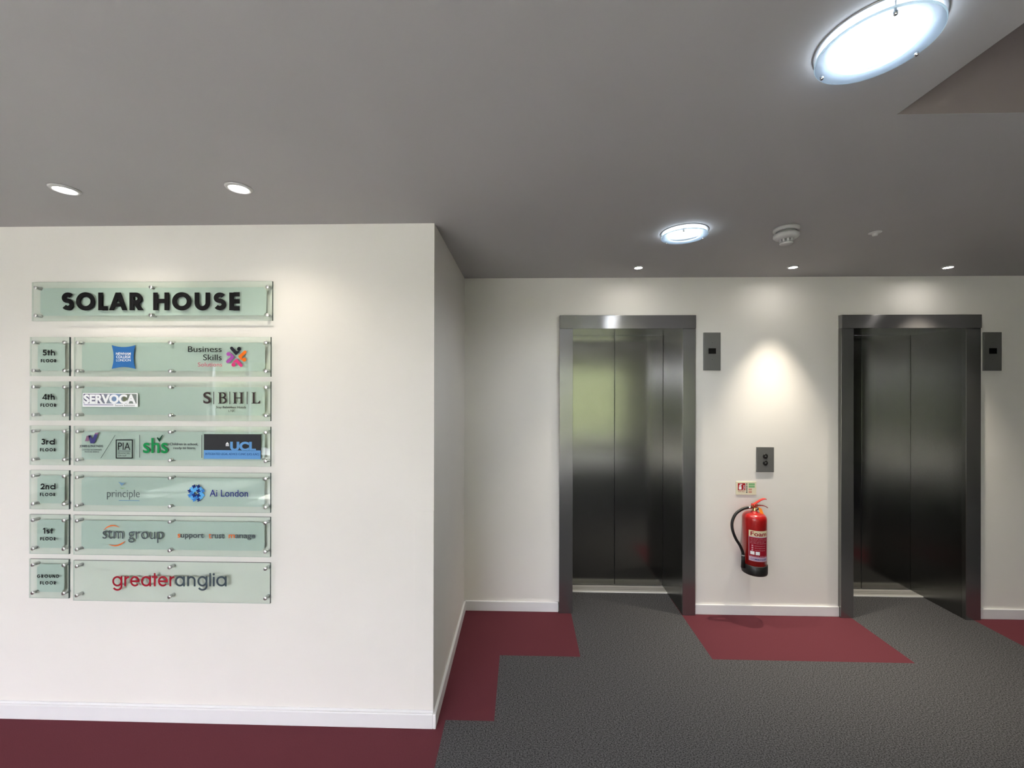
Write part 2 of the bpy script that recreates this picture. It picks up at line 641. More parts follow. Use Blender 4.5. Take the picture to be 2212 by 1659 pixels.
# windows behind the camera
for k, (x0, x1) in enumerate(WINDOWS):
    r = bpy.data.objects.new('window_%d' % (k + 1), None)
    C.objects.link(r)
    r.location = ((x0 + x1) / 2, YB - .1, WZ0)
    struct(r)
    b = MB()
    t = .05
    b.box(x0, x0 + t, YB - .13, YB - .07, WZ0, WZ1).box(x1 - t, x1, YB - .13, YB - .07, WZ0, WZ1)
    b.box(x0 + t, x1 - t, YB - .13, YB - .07, WZ0, WZ0 + t).box(x0 + t, x1 - t, YB - .13, YB - .07, WZ1 - t, WZ1)
    xm = (x0 + x1) / 2
    b.box(xm - .025, xm + .025, YB - .13, YB - .07, WZ0 + t, WZ1 - t)
    b.box(x0 + t, xm - .025, YB - .13, YB - .07, 1.55, 1.59).box(xm + .025, x1 - t, YB - .13, YB - .07, 1.55, 1.59)
    b.build('window_frame', 'frame', r)
    MB().box(x0 + t, x1 - t, YB - .104, YB - .098, WZ0 + t, WZ1 - t).build('pane', 'pane', r)

# outdoors: paving and a hedge beyond the windows
o = MB().box(-16, 12, -20, YB - .2, -.15, -.05).build('ground_outside', 'concrete')
struct(o)
rnd = random.Random(4)


def hedge(x0, x1, y, h, label, mt='dimmed_leaf'):
    n, mrow = int((x1 - x0) * 5), int(h * 5)
    vs, fs = [], []
    for j in range(mrow + 1):
        for i in range(n + 1):
            fz = j / mrow
            vs.append((x0 + (x1 - x0) * i / n + rnd.uniform(-.06, .06), y + .55 * fz * fz + rnd.uniform(-.16, .16) - .0, -.06 + h * fz + (rnd.uniform(-.25, .2) if j == mrow else 0)))
    for j in range(mrow):
        for i in range(n):
            a = j * (n + 1) + i
            fs.append((a, a + n + 1, a + n + 2, a + 1))
    m0 = len(vs)
    vs += [(p[0], p[1] - 1.4, p[2]) for p in vs[:m0]]
    fs += [tuple(q + m0 for q in f[::-1]) for f in fs]
    top = mrow * (n + 1)
    for i in range(n):
        fs.append((top + i, top + i + m0, top + i + 1 + m0, top + i + 1))
    o = MB().add(vs, fs).build('hedge', mt)
    tag(o, label, 'hedge')


hedge(-6.4, -.2, -10.5, 2.0, 'low green hedge outside beyond the two left windows')
hedge(-13, -6.6, -10.0, 3.2, 'tall green hedge outside at the far left end of the garden')
hedge(-.2, 8.0, -9.2, 3.4, 'tall green hedge outside beyond the single right window', 'leaf')

# ------------------------------------------------------------------ lifts


def elevator(x0, x1, label):
    fo = .0985 if x0 < 1 else .0885
    fo1 = .0935 if x0 < 1 else .104
    r = thing('elevator', label, 'elevator', ((x0 + x1) / 2, 0, 0), 'passenger lifts in the back wall')
    MB().box(x0 - fo, x1 + fo1, -.036, 0, LZ, LZ + .0975, 0, ('Z', 1)).build('header', ['header', 'plain_steel'], r, .0015)
    for a, c, s in ((x0 - fo, x0, 0), (x1, x1 + fo1, 1)):
        MB().box(a, c, -.03, -.0, 0, LZ, 0, ('X', 1)).build('jamb', ['jamb', 'plain_steel'], r, .0015)
        q = (x0 - .006, x0) if not s else (x1, x1 + .006)
        MB().box(q[0], q[1], .0, DY + .03, 0, LZ, 0, ('Y', 1)).build('reveal_panel', ['reveal', 'plain_steel'], r)
    MB().box(x0, x1, 0, DY + .03, LZ, LZ + .01).build('soffit_panel', 'plain_steel', r)
    xm = (x0 + x1) / 2
    for a, c in ((x0 - .02, xm - .0022), (xm + .0022, x1 + .02)):
        MB().box(max(a, x0 + .001), min(c, x1 - .001), DY, DY + .03, .012, LZ - .001, 0, ('X', 1)).build('door_panel', ['door', 'dark'], r, .001)
    MB().box(x0, x1, DY + .031, DY + .036, 0, LZ).build('shaft_backing', 'dark', r)
    s = MB().box(x0, x1, .292, DY + .03, 0, .006)
    so = s.build('sill', 'sill', r)
    MB().box(x0, x1, .282, .292, 0, .0085).build('nosing', 'nose', so)
    bb = MB()
    for k in range(2):
        bb.box(x0 + .001, x1 - .001, .325 + .025 * k, .329 + .025 * k, .0058, .0064)
    bb.build('groove', 'dark', so)
    return r


elevator(RX[0], RX[1], 'brushed steel lift with closed double doors nearest the corner with the directory wall')
elevator(RX[2], RX[3], 'darker steel lift with closed double doors beyond the red fire extinguisher')


def indicator(xc, label):
    z0, z1 = 1.794, 2.073
    r = thing('floor_indicator', label, 'elevator indicator', (xc, 0, z0), 'lift floor indicators beside the door frames')
    MB().box(xc - .0617, xc + .0617, -.012, 0, z0, z1).build('face_plate', 'plate', r, .0012)
    MB().box(xc - .027, xc + .027, -.0128, -.0118, 1.9165, 1.957).build('display_window', 'black_glass', r)
    for z in (1.875, 1.998):
        MB().lathe((xc, -.012, z), [(.0022, 0), (.0018, -.0008)], 12, 'Y').build('screw', 'dark', r)


indicator(1.3928, 'grey steel plate with black display window between the first lift and the extinguisher')
indicator(3.3964, 'grey steel plate with black display window at the far side of the darker lift')

x0, x1, z0, z1 = 1.7183, 1.8422, 1.049, 1.2314
r = thing('call_button_panel', 'grey metal plate with two round black call buttons above the extinguisher', 'elevator button', ((x0 + x1) / 2, 0, z0))
MB().box(x0, x1, -.010, 0, z0, z1).build('face_plate', 'plate', r, .0012)
for z, s in ((1.166, 1), (1.1165, -1)):
    xc = 1.7795
    bt = MB().lathe((xc, -.010, z), [(.0165, 0), (.0165, -.003), (.014, -.0042), (.0001, -.0042)], 32, 'Y').build('button', 'button', r)
    MB().lathe((xc, -.010, z), [(.0165, 0), (.0185, 0), (.0185, -.0015), (.0165, -.0015)], 32, 'Y', caps=False).build('button_ring', 'dark', bt)
    MB().prism([(xc - .0065, z - .004 * s), (xc + .0065, z - .004 * s), (xc, z + .006 * s)], -.0147, -.0141).build('arrow', 'plate', bt)

# ------------------------------------------------------------------ lettering
YG1 = YS - .016          # back of the directory glass
YG0 = YG1 - .008         # front of the directory glass
INK0, INK1 = YG0 - .0006, YG0 - .0001


def glyph(ch, W, w):
    """strokes and solids of a geometric sans letter; unit: cap height (capitals, digits) or x-height (small letters)"""
    h = w / 2
    st, po = [], []        # strokes (points, closed), polygons
    if ch == 'S' or ch == 's':
        r1, r2 = (1 - w) * .235, (1 - w) * .265
        rx = W / 2 - h
        st.append((arc(W / 2, 1 - h - r1, rx * .93, r1, 32, 270) + arc(W / 2, h + r2, rx, r2, 90, -146)[1:], False))
    elif ch == 'O':
        st.append((arc(W / 2, .5, W / 2 - h, .5 - h + .015, 0, 360, 56)[:-1], True))
    elif ch == 'L':
        st += [([(h, 0), (h, 1)], False), ([(w, h * .85), (W, h * .85)], False)]
    elif ch == 'A':
        t, a = w * .56, w * 1.1
        po += [[(0, 0), (a, 0), (W / 2 + t, 1), (W / 2 - t, 1)], [(W - a, 0), (W, 0), (W / 2 + t, 1), (W / 2 - t, 1)], [(W * .2, .2), (W * .8, .2), (W * .72, .2 + w * .78), (W * .28, .2 + w * .78)]]
    elif ch in 'RP':
        st.append(([(h, 0), (h, 1)], False))
        ry = (1 - h - .44) / 2
        bx = W * .88 - h - ry
        st.append(([(w * .9, 1 - h)] + arc(bx, 1 - h - ry, ry, ry, 90, -90) + [(w * .9, .44)], False))
        if ch == 'R':
            po.append([(W - w * 1.25, 0), (W, 0), (bx + .06, .5), (bx - w * .95, .5)])
    elif ch == 'H':
        st += [([(h, 0), (h, 1)], False), ([(W - h, 0), (W - h, 1)], False), ([(w, .52), (W - w, .52)], False)]
    elif ch == 'U':
        rx = W / 2 - h
        st.append(([(h, 1)] + arc(W / 2, rx + h - .015, rx, rx, 180, 360) + [(W - h, 1)], False))
    elif ch == 'E' or ch == 'F':
        st.append(([(h, 0), (h, 1)], False))
        for yy in ((h * .85, .5, 1 - h * .85) if ch == 'E' else (.47, 1 - h * .85)):
            st.append(([(w, yy), (W, yy)], False))
    elif ch == 'G':
        st.append((arc(W / 2, .5, W / 2 - h, .5 - h + .01, 42, 352), False))
        st.append(([(W * .52, .46), (W - h * .2, .46)], False))
    elif ch == 'N':
        st += [([(h, 0), (h, 1)], False), ([(W - h, 0), (W - h, 1)], False)]
        po.append([(0, 1), (w * 1.1, 1), (W, 0), (W - w * 1.1, 0)])
    elif ch == 'D':
        st.append(([(h, 0), (h, 1)], False))
        ry = .5 - h
        bx = max(W - h - ry, w)
        st.append(([(w * .9, 1 - h)] + arc(bx, .5, W - h - bx, ry, 90, -90) + [(w * .9, h)], False))
    elif ch == '1':
        st.append(([(W - h, 0), (W - h, 1)], False))
        po.append([(0, .8), (W - w, 1), (W - w, .78), (0, .62)])
    elif ch == '2':
        r = W / 2 - h
        st.append((arc(W / 2, 1 - h - r, r, r, 175, -35) + [(w * .8, h * .8)], False))
        st.append(([(0, h), (W, h)], False))
    elif ch == '3':
        r1, r2 = (1 - w) * .235, (1 - w) * .265
        st.append((arc(W * .46, 1 - h - r1, W * .42 - h, r1, 160, -90), False))
        st.append((arc(W * .46, h + r2, W * .54 - h, r2, 90, -160), False))
    elif ch == '4':
        st.append(([(W * .74, 0), (W * .74, 1)], False))
        st.append(([(0, .26), (W, .26)], False))
        po.append([(0, .26 - h * .6), (w * .95, .26), (W * .74 + h, 1), (W * .74 - h * 1.1, 1)])
    elif ch == '5':
        st.append(([(W * .95, 1 - h), (W * .22, 1 - h)], False))
        st.append(([(W * .28, 1), (W * .2, .5)], False))
        st.append((arc(W * .46, .34, W * .54 - h, .34 - h, 112, -150), False))
    elif ch in 'agdq':
        r = .5 - h
        st.append((arc(W / 2 - .01, .5, W / 2 - h, r + .01, 0, 360, 44)[:-1], True))
        if ch == 'a':
            st.append(([(W - h, 0), (W - h, 1)], False))
        if ch == 'd':
            st.append(([(W - h, 0), (W - h, 1.42)], False))
        if ch == 'g':
            st.append(([(W - h, 1), (W - h, .05)] + arc(W / 2, .02, W / 2 - h, .36, 0, -152), False))
    elif ch == 'e':
        st.append((arc(W / 2, .5, W / 2 - h, .5 - h + .01, 0, 318, 40), False))
        st.append(([(h, .5), (W - h * .1, .5)], False))
    elif ch in 'nh':
        r = W / 2 - h
        st.append(([(h, 0), (h, 1 if ch == 'n' else 1.42)], False))
        st.append((arc(W / 2, 1 - h - r, r, r, 180, 0) + [(W - h, 0)], False))
    elif ch == 'r':
        st.append(([(h, 0), (h, 1)], False))
        st.append((arc(W * .95, .55, W * .95 - h, .45 - h, 180, 92), False))
    elif ch == 't':
        st.append(([(W / 2, 0), (W / 2, 1.3)], False))
        st.append(([(0, 1 - h), (W, 1 - h)], False))
    elif ch == 'l':
        st.append(([(W / 2, 0), (W / 2, 1.3)], False))
    elif ch == 'i':
        st.append(([(W / 2, 0), (W / 2, .93)], False))
        po.append([(W / 2 + w * .62 * math.cos(k * PI / 8), 1.18 + w * .62 * math.sin(k * PI / 8)) for k in range(16)])
    return st, po


def letters(mb, spec, y_base, unit_px, w, plane, y0, y1, mi=0):
    """spec: (character, left px, right px); y_base: baseline px; unit_px: height of one unit in px"""
    for ch, xa, xc in spec:
        p0, p1 = at(xa, y_base, plane), at(xc, y_base, plane)
        u = (at(xa, y_base - unit_px, plane) - p0).z
        st, po = glyph(ch, (p1.x - p0.x) / u, w)
        k = 0
        for pts, closed in st:
            mb.ribbon([(p0.x + x * u, p0.z + z * u) for x, z in pts], w * u, y0 - k * 4e-5, y1 - k * 1e-5, closed, mi)
            k += 1
        for pts in po:
            mb.prism([(p0.x + x * u, p0.z + z * u) for x, z in pts], y0 - k * 4e-5, y1 - k * 1e-5, mi)
            k += 1


def spread(word, xa, xc, widths, gap):
    tot = sum(widths[c] for c in word) + gap * (len(word) - 1)
    k = (xc - xa) / tot
    out, x = [], xa
    for c in word:
        out.append((c, x, x + widths[c] * k))
        x += (widths[c] + gap) * k
    return out


def text(name, body, box, mats, parent, plane=None, y0=None, y1=None, bold=0.0, colours=None, frame=None, shear=0.0):
    """printed words fitted to the ink box (x0, y0, x1, y1 in photo px) on a plane; frame maps (u, v) in 0..1 otherwise"""
    cu = bpy.data.curves.new('txt', 'FONT')
    cu.body = body
    cu.size = 1
    cu.offset = bold
    cu.shear = shear
    cu.resolution_u = 5
    mats = mats if isinstance(mats, (list, tuple)) else [mats]
    for mt in mats:
        cu.materials.append(M[mt])
    if colours:
        for i, c in enumerate(colours):
            cu.body_format[i].material_index = c
    tmp = bpy.data.objects.new('txt', cu)
    C.objects.link(tmp)
    bpy.context.view_layer.update()
    dg = bpy.context.evaluated_depsgraph_get()
    me = bpy.data.meshes.new_from_object(tmp.evaluated_get(dg))
    bpy.data.objects.remove(tmp)
    xs = [v.co.x for v in me.vertices]
    zs = [v.co.y for v in me.vertices]
    X0, X1, Z0, Z1 = min(xs), max(xs), min(zs), max(zs)
    mb = MB()
    if frame is None:
        a, c = at(box[0], box[3], plane), at(box[2], box[1], plane)
        P = lambda u, v, d: (a.x + (c.x - a.x) * u, y0 if d == 0 else y1, a.z + (c.z - a.z) * v)
    else:
        P = frame
    n = len(me.vertices)
    uv = [((v.co.x - X0) / (X1 - X0), (v.co.y - Z0) / (Z1 - Z0)) for v in me.vertices]
    mb.v = [Vector(P(u, v, 0)) for u, v in uv] + [Vector(P(u, v, 1)) for u, v in uv]
    cnt = {}
    for p in me.polygons:
        q = list(p.vertices)
        mb.f.append(q); mb.mi.append(p.material_index); mb.sm.append(False)
        mb.f.append([i + n for i in q[::-1]]); mb.mi.append(p.material_index); mb.sm.append(False)
        for i in range(len(q)):
            e = (q[i], q[(i + 1) % len(q)])
            cnt[e] = p.material_index
    for (i, j), mi in cnt.items():
        if (j, i) not in cnt:
            mb.f.append([j, i, i + n, j + n]); mb.mi.append(mi); mb.sm.append(False)
    bpy.data.meshes.remove(me)
    return mb.build(name, mats, parent)


def rect(mb, box, y0, y1, plane=YG0, mi=0):
    a, c = at(box[0], box[3], plane), at(box[2], box[1], plane)
    mb.box(a.x, c.x, y0, y1, a.z, c.z, mi)
    return mb


def line(mb, pts, wpx, plane=YG0, y0=INK0, y1=INK1, closed=False, mi=0):
    k = (at(pts[0][0] + 1, pts[0][1], plane) - at(pts[0][0], pts[0][1], plane)).length
    P = [at(x, y, plane) for x, y in pts]
    mb.ribbon([(p.x, p.z) for p in P], [v * k for v in wpx] if isinstance(wpx, (list, tuple)) else wpx * k, y0, y1, closed, mi)
    return mb


def blob(mb, pts, plane=YG0, y0=INK0, y1=INK1, mi=0):
    P = [at(x, y, plane) for x, y in pts]
    mb.prism([(p.x, p.z) for p in P], y0, y1, mi)
    return mb


# ------------------------------------------------------------------ glass directory


def glass_board(name, label, cat, group, X0, X1, Z0, Z1, bolts_x, inset=(.033, .0275), film=True):
    r = thing(name, label, cat, ((X0 + X1) / 2, YS, Z0), group)
    MB().prism([(X0, Z0), (X1, Z0), (X1, Z1), (X0, Z1)], YG0, YG1, 0, 1).build('glass_panel', ['glass', 'edge'], r)
    ix, iz = inset
    bx = [X0 + .022, *bolts_x, X1 - .022]
    bz = (Z0 + iz, Z1 - iz)
    if film:
        fx0, fx1, fz0, fz1 = X0 + ix, X1 - ix, Z0 + iz, Z1 - iz
        q = .013
        pts = []
        # walk the outline anticlockwise from the lower left, biting out the bolts
        pts += [(fx0 + q * math.sin(a), fz0 + q * math.cos(a)) for a in [PI / 2 * i / 6 for i in range(7)]]
        for xm in bolts_x:
            pts += [(xm - q * math.cos(a), fz0 + q * .8 * math.sin(a)) for a in [PI * i / 8 for i in range(9)]]
        pts = [(fx0, fz0 + q)] + [(fx0 + q * math.sin(a), fz0 + q * math.cos(a)) for a in [PI / 2 * i / 6 for i in range(1, 7)]]
        for xm in bolts_x:
            pts += [(xm - q * math.cos(a), fz0 + q * .8 * math.sin(a)) for a in [PI * i / 8 for i in range(9)]]
        pts += [(fx1 - q * math.cos(a), fz0 + q * math.sin(a)) for a in [PI / 2 * i / 6 for i in range(7)]]
        pts += [(fx1 - q * math.sin(a), fz1 - q * math.cos(a)) for a in [PI / 2 * i / 6 for i in range(7)]]
        for xm in reversed(bolts_x):
            pts += [(xm + q * math.cos(a), fz1 - q * .8 * math.sin(a)) for a in [PI * i / 8 for i in range(9)]]
        pts += [(fx0 + q * math.cos(a), fz1 - q * math.sin(a)) for a in [PI / 2 * i / 6 for i in range(7)]]
        MB().prism(pts, YG1 + .0002, YG1 + .0008).build('frosted_film', 'film', r)
    for x in bx:
        for z in bz:
            bt = MB().lathe((x, YS, z), [(.0075, 0), (.0075, -.0158), (.0045, -.016), (.0045, -.0242), (.0085, -.0244), (.0085, -.0295), (.0078, -.0302), (.0001, -.0302)], 24, 'Y')
            bt.build('standoff_bolt', 'bolt', r)
    return r


GW = 'glass floor plates of the directory'
GT = 'glass tenant boards of the directory'
nb = glass_board('name_board', 'wide glass board with bold black building name, topmost of the directory', 'sign', None, -2.457, -1.2345, 2.0005, 2.195, [-1.845], (.034, .028))
for word in ([('S', 134, 160.2), ('O', 165.4, 205.7), ('L', 213.3, 233.3), ('A', 236.6, 275), ('R', 280.6, 310.8)],
             [('H', 332, 365.2), ('O', 372.7, 413.4), ('U', 421.2, 453.8), ('S', 461.9, 488.7), ('E', 496, 517.8)]):
    b = MB()
    letters(b, word, 670.2, 38.1, .245, YG0, YG0 - .003, YG0 - .0001)
    b.build('lettering', 'black_ink', nb)

ROWS = [(1.7255, 1.921), (1.5045, 1.699), (1.2812, 1.478), (1.06, 1.2545), (.8365, 1.0338), (.6155, .8105)]
TROWS = [(1.724, 1.920), (1.5048, 1.6998), (1.2811, 1.4773), (1.053, 1.249), (.835, 1.0322), (.606, .8065)]
PLATES = [
    ('5th', [('5', 92.4, 101), ('t', 102.6, 108.4), ('h', 110, 119.2)], 768, (88.5, 121.8, 782.7)),
    ('4th', [('4', 91.5, 101.6), ('t', 103, 108.2), ('h', 109.6, 118.4)], 863.6, (87.7, 121.4, 878.6)),
    ('3rd', [('3', 89.5, 98), ('r', 99.8, 105.2), ('d', 107.2, 118.7)], 960.3, (86.8, 120.7, 974.9)),
    ('2nd', [('2', 87.7, 96.4), ('n', 98.6, 106.6), ('d', 108.6, 120)], 1057, (86.4, 120, 1071.5)),
    ('1st', [('1', 92.9, 97.8), ('s', 100.4, 107), ('t', 109, 115.3)], 1152.6, (87, 120.7, 1167.2)),
    ('ground', [], 1248, (86.5, 121, 1262.5)),
]
WID = dict(F=.5, L=.48, O=1.0, R=.62, G=.95, U=.7, N=.8, D=.8)
for (z0, z1), (nm, num, yb_, (fa, fb, fy)) in zip(ROWS, PLATES):
    r = glass_board('floor_plate', 'small square glass plate reading %s floor, beside its tenant board' % nm, 'sign', GW, -2.4665, -2.2635, z0, z1, [], (.031, .0275))
    b = MB()
    if num:
        dig = [q for q in num if q[0].isdigit()]
        low = [q for q in num if not q[0].isdigit()]
        letters(b, dig, yb_, 12.6, .2, YG0, INK0, INK1)
        letters(b, low, yb_, 9.0, .27, YG0, INK0, INK1)
    else:
        letters(b, spread('GROUND', 80.2, 127.8, WID, .3), 1248, 7.0, .22, YG0, INK0, INK1)
    letters(b, spread('FLOOR', fa, fb, WID, .3), fy, 6.9, .22, YG0, INK0, INK1)
    b.build('lettering', 'black_ink', r)

TL = ['glass tenant board with blue square logo and colourful pinwheel beside the 5th floor plate',
      'glass tenant board with white boxed name and spaced serif initials beside the 4th floor plate',
      'glass tenant board crowded with four logos and a black and blue panel, 3rd floor row',
      'glass tenant board with blue puzzle globe logo beside the 2nd floor plate',
      'glass tenant board with orange swooshes and three slogan words beside the 1st floor plate',
      'clear glass tenant board with red and grey name, lowest of the directory']
T = [glass_board('tenant_board', TL[i], 'sign', GT, -2.2402, -1.242, z0, z1, [-1.746], film=i < 5) for i, (z0, z1) in enumerate(TROWS)]

# 5th floor
r = T[0]
cx_, cy_, hw = 267.3, 771.3, 25.7
pts = []
for k in range(4):
    a = k * PI / 2
    for i in range(10):
        t = -1 + 2 * i / 10
        q = (t, -1 + .16 * (1 - t * t))
        pts.append((cx_ + hw * (q[0] * math.cos(a) - q[1] * math.sin(a)), cy_ + hw * (q[0] * math.sin(a) + q[1] * math.cos(a))))
g = blob(MB(), pts, y0=INK0 - .0004).build('logo_plate', 'blue_plate', r)
P0, P1 = INK0 - .0008, INK0 - .0005
text('lettering', 'NEWHAM', (251, 761.3, 282.9, 766.9), 'white_ink', g, YG0, P0, P1, .015)
text('lettering', 'COLLEGE', (251.3, 768.2, 282.7, 773.7), 'white_ink', g, YG0, P0, P1, .02)
text('lettering', 'LONDON', (251.5, 775.1, 282.7, 780.7), 'white_ink', g, YG0, P0, P1, -.004)
text('lettering', 'Business', (406.2, 748, 479, 760.4), 'black_ink', r, YG0, INK0, INK1)
text('lettering', 'Skills', (439, 765.6, 479, 778.2), 'black_ink', r, YG0, INK0, INK1)
text('lettering', 'Solutions', (427.7, 783, 479.7, 791.8), 'pink_ink', r, YG0, INK0, INK1)
wc = (510.6, 770.8)
for k, mt in enumerate(('wheel_black', 'wheel_orange', 'wheel_pink', 'wheel_purple')):
    def rot(p, k=k):
        x, y = p
        for _ in range(k):
            x, y = -y, x
        return (wc[0] + x, wc[1] + y)
    b = MB()
    bar = [(-10.2, -18.6), (-.4, -8.0), (7.0, -11.6)]
    line(b, [rot(p) for p in bar], [6.8, 7.0, 2.2])
    for q, (ox, oy, rad) in enumerate(((-10.2, -18.6, 3.4), (-.4, -8.2, 3.5), (6.0, -17.0, 4.4))):
        blob(b, [rot((ox + rad * math.cos(i * PI / 8), oy + rad * math.sin(i * PI / 8))) for i in range(16)], y0=INK0 - 4e-5 * (q + 1), y1=INK1 - 1e-5 * (q + 1))
    b.build('pinwheel_arm', mt, r)

# 4th floor
r = T[1]
g = rect(MB(), (179.7, 849.3, 298.4, 878.5), INK0 - .002, INK1).build('logo_plate', 'white_ink', r)
rect(MB(), (181.7, 851.1, 296.3, 871.4), INK0 - .0024, INK0 - .0021).build('printed_panel', 'rainbow', g)
text('lettering', 'SERVOCA', (182.4, 851.9, 294.8, 871.4), 'white_ink', g, YG0, INK0 - .0029, INK0 - .0025, .045)
rect(MB(), (181.7, 874, 246, 875), INK0 - .0024, INK0 - .0021).build('rule', 'ribbon_navy', g)
text('lettering', 'Secure Solutions', (249.5, 873.6, 292, 877.2), 'mid_ink', g, YG0, INK0 - .0024, INK0 - .0021)
b = MB()
k = 846.9
text('lettering', 'S', (439.2, 846.8, 455.4, 871.9), 'brown_ink', r, YG0, INK0, INK1, .012)


def serif(letter, xa, xb_, stems, extra):
    bb = MB()
    for sx in stems:
        rect(bb, (sx - 2.1, 847.8, sx + 2.1, 871.6), INK0, INK1)
        for yy in (847.6, 870.7):
            rect(bb, (max(xa, sx - 4.3), yy, min(xb_, sx + 4.3), yy + 1.1), INK0, INK1)
    extra(bb)
    bb.build('lettering', 'brown_ink', r)


def b_bowls(bb):
    for y0_, y1_, xr in ((848.3, 859, 486.6), (859, 871.1, 488.2)):
        yc, ry = (y0_ + y1_) / 2, (y1_ - y0_) / 2
        pts = [(476, y0_)] + [(480 + (xr - 480) * math.cos(math.radians(a)), yc + ry * math.sin(math.radians(a))) for a in range(-90, 91, 12)] + [(476, y1_)]
        line(bb, pts, [1.4, 1.4] + [1.6 + 2.4 * math.sin(math.radians(i * 12)) for i in range(1, 15)] + [1.4, 1.4])


serif('B', 471, 489.5, [475.6], b_bowls)
serif('H', 503, 526.2, [507.6, 521.6], lambda bb: rect(bb, (508, 858.6, 521, 860.3), INK0, INK1))


def l_foot(bb):
    rect(bb, (546, 870.2, 560, 871.7), INK0, INK1)
    blob(bb, [(556, 871.7), (562, 871.7), (562.2, 865.5), (560.8, 865.5)])


serif('L', 543.5, 562, [548], l_foot)
for x in (461.8, 496.4, 534):
    rect(MB(), (x - .75, 846.2, x + .75, 873.2), INK0, INK1).build('divider', 'brown_ink', r)
text('lettering', 'Stay Belvedere Hotels', (467, 877.3, 531.6, 883.6), 'brown_ink', r, YG0, INK0, INK1)
text('lettering', 'LTD', (494, 885.3, 505.2, 889.9), 'brown_ink', r, YG0, INK0, INK1)

# 3rd floor
r = T[2]
b = MB()
blob(b, [(183.6, 953), (187.6, 941.5), (195.6, 940.2), (191, 953)], mi=1)
blob(b, [(190.4, 940.4), (196, 940.2), (203.6, 957.8), (195.6, 957.8)], mi=0)
blob(b, [(195.6, 957.8), (203.6, 957.8), (213.4, 934.2), (205.8, 935.4)], y0=INK0 - .0004, y1=INK0 - .0001, mi=0)
blob(b, [(204.6, 938.4), (211.8, 938), (213.4, 934.2), (205.8, 935.4)], y0=INK0 - .0008, y1=INK0 - .0005, mi=1)
b.build('ribbon_logo', ['ribbon_navy', 'ribbon_plum'], r)
text('lettering', 'JONES & PARTNERS', (172, 961.4, 223, 967.4), 'grey_ink', r, YG0, INK0, INK1, .01)
text('lettering', 'CHARTERED ACCOUNTANTS', (177, 970, 220, 973), 'mid_ink', r, YG0, INK0, INK1)
text('lettering', 'FINANCIAL SERVICES', (183, 974.6, 214, 977.4), 'mid_ink', r, YG0, INK0, INK1)
line(MB(), [(218, 989.7), (249, 940)], .9).build('divider', 'grey_ink', r)
rect(MB(), (301.3, 939.5, 302.5, 988.4), INK0, INK1).build('divider', 'grey_ink', r)
rect(MB(), (435.4, 939.7, 436.6, 989.2), INK0, INK1).build('divider', 'grey_ink', r)
b = MB()
line(b, [(251.2, 950.4), (285.9, 950.4), (285.9, 989.5), (251.2, 989.5)], 2.1, closed=True)
g = b.build('logo_frame', 'black_ink', r)
text('lettering', 'PIA', (255.2, 956.2, 281.4, 971.8), 'black_ink', g, YG0, INK0, INK1, -.004)
rect(MB(), (255.2, 974.1, 281.6, 974.8), INK0, INK1).build('rule', 'grey_ink', g)
text('lettering', 'FINANCIAL', (255, 977.3, 281, 980.6), 'mid_ink', g, YG0, INK0, INK1)
text('lettering', 'GROUP', (255, 982.6, 273, 985.8), 'mid_ink', g, YG0, INK0, INK1)
text('lettering', 'shs', (309.2, 946.3, 362.7, 978.8), 'green_ink', r, YG0, INK0, INK1, .012)
line(MB(), [(339.6, 945.2), (344.4, 951.2), (351.2, 939.6)], [2.4, 4.2, 1.2]).build('tick', 'deep_green', r)
text('lettering', 'Children in school,', (367, 956.7, 427.8, 962.8), 'grey_ink', r, YG0, INK0, INK1, .008)
text('lettering', 'ready to learn', (374.5, 965.4, 421, 971.6), 'grey_ink', r, YG0, INK0, INK1, .008)
g = rect(MB(), (441, 938.4, 563.5, 991), INK0 - .001, INK1).build('logo_plate', 'charcoal', r)
P0, P1 = INK0 - .0014, INK0 - .0011
rect(MB(), (441, 972.8, 563.5, 991), P0, P1).build('printed_panel', 'sky_ink', g)
text('lettering', 'UCL', (497.7, 954.2, 553.4, 973.6), 'sky_ink', g, YG0, P0, P1, .05)
b = MB()
blob(b, [(488.2, 959), (491.6, 954.6), (495, 959)], y0=P0, y1=P1)
rect(b, (488.2, 959.4, 495, 960.6), P0, P1)
rect(b, (488.2, 961.8, 495.2, 963.3), P0, P1)
b.build('emblem', 'white_ink', g)
text('lettering', 'INTEGRATED LEGAL ADVICE CLINIC (UCL iLAC)', (444.5, 978.7, 560, 984), 'deep_blue', g, YG0, P0 - .0004, P1 - .0004, .004)

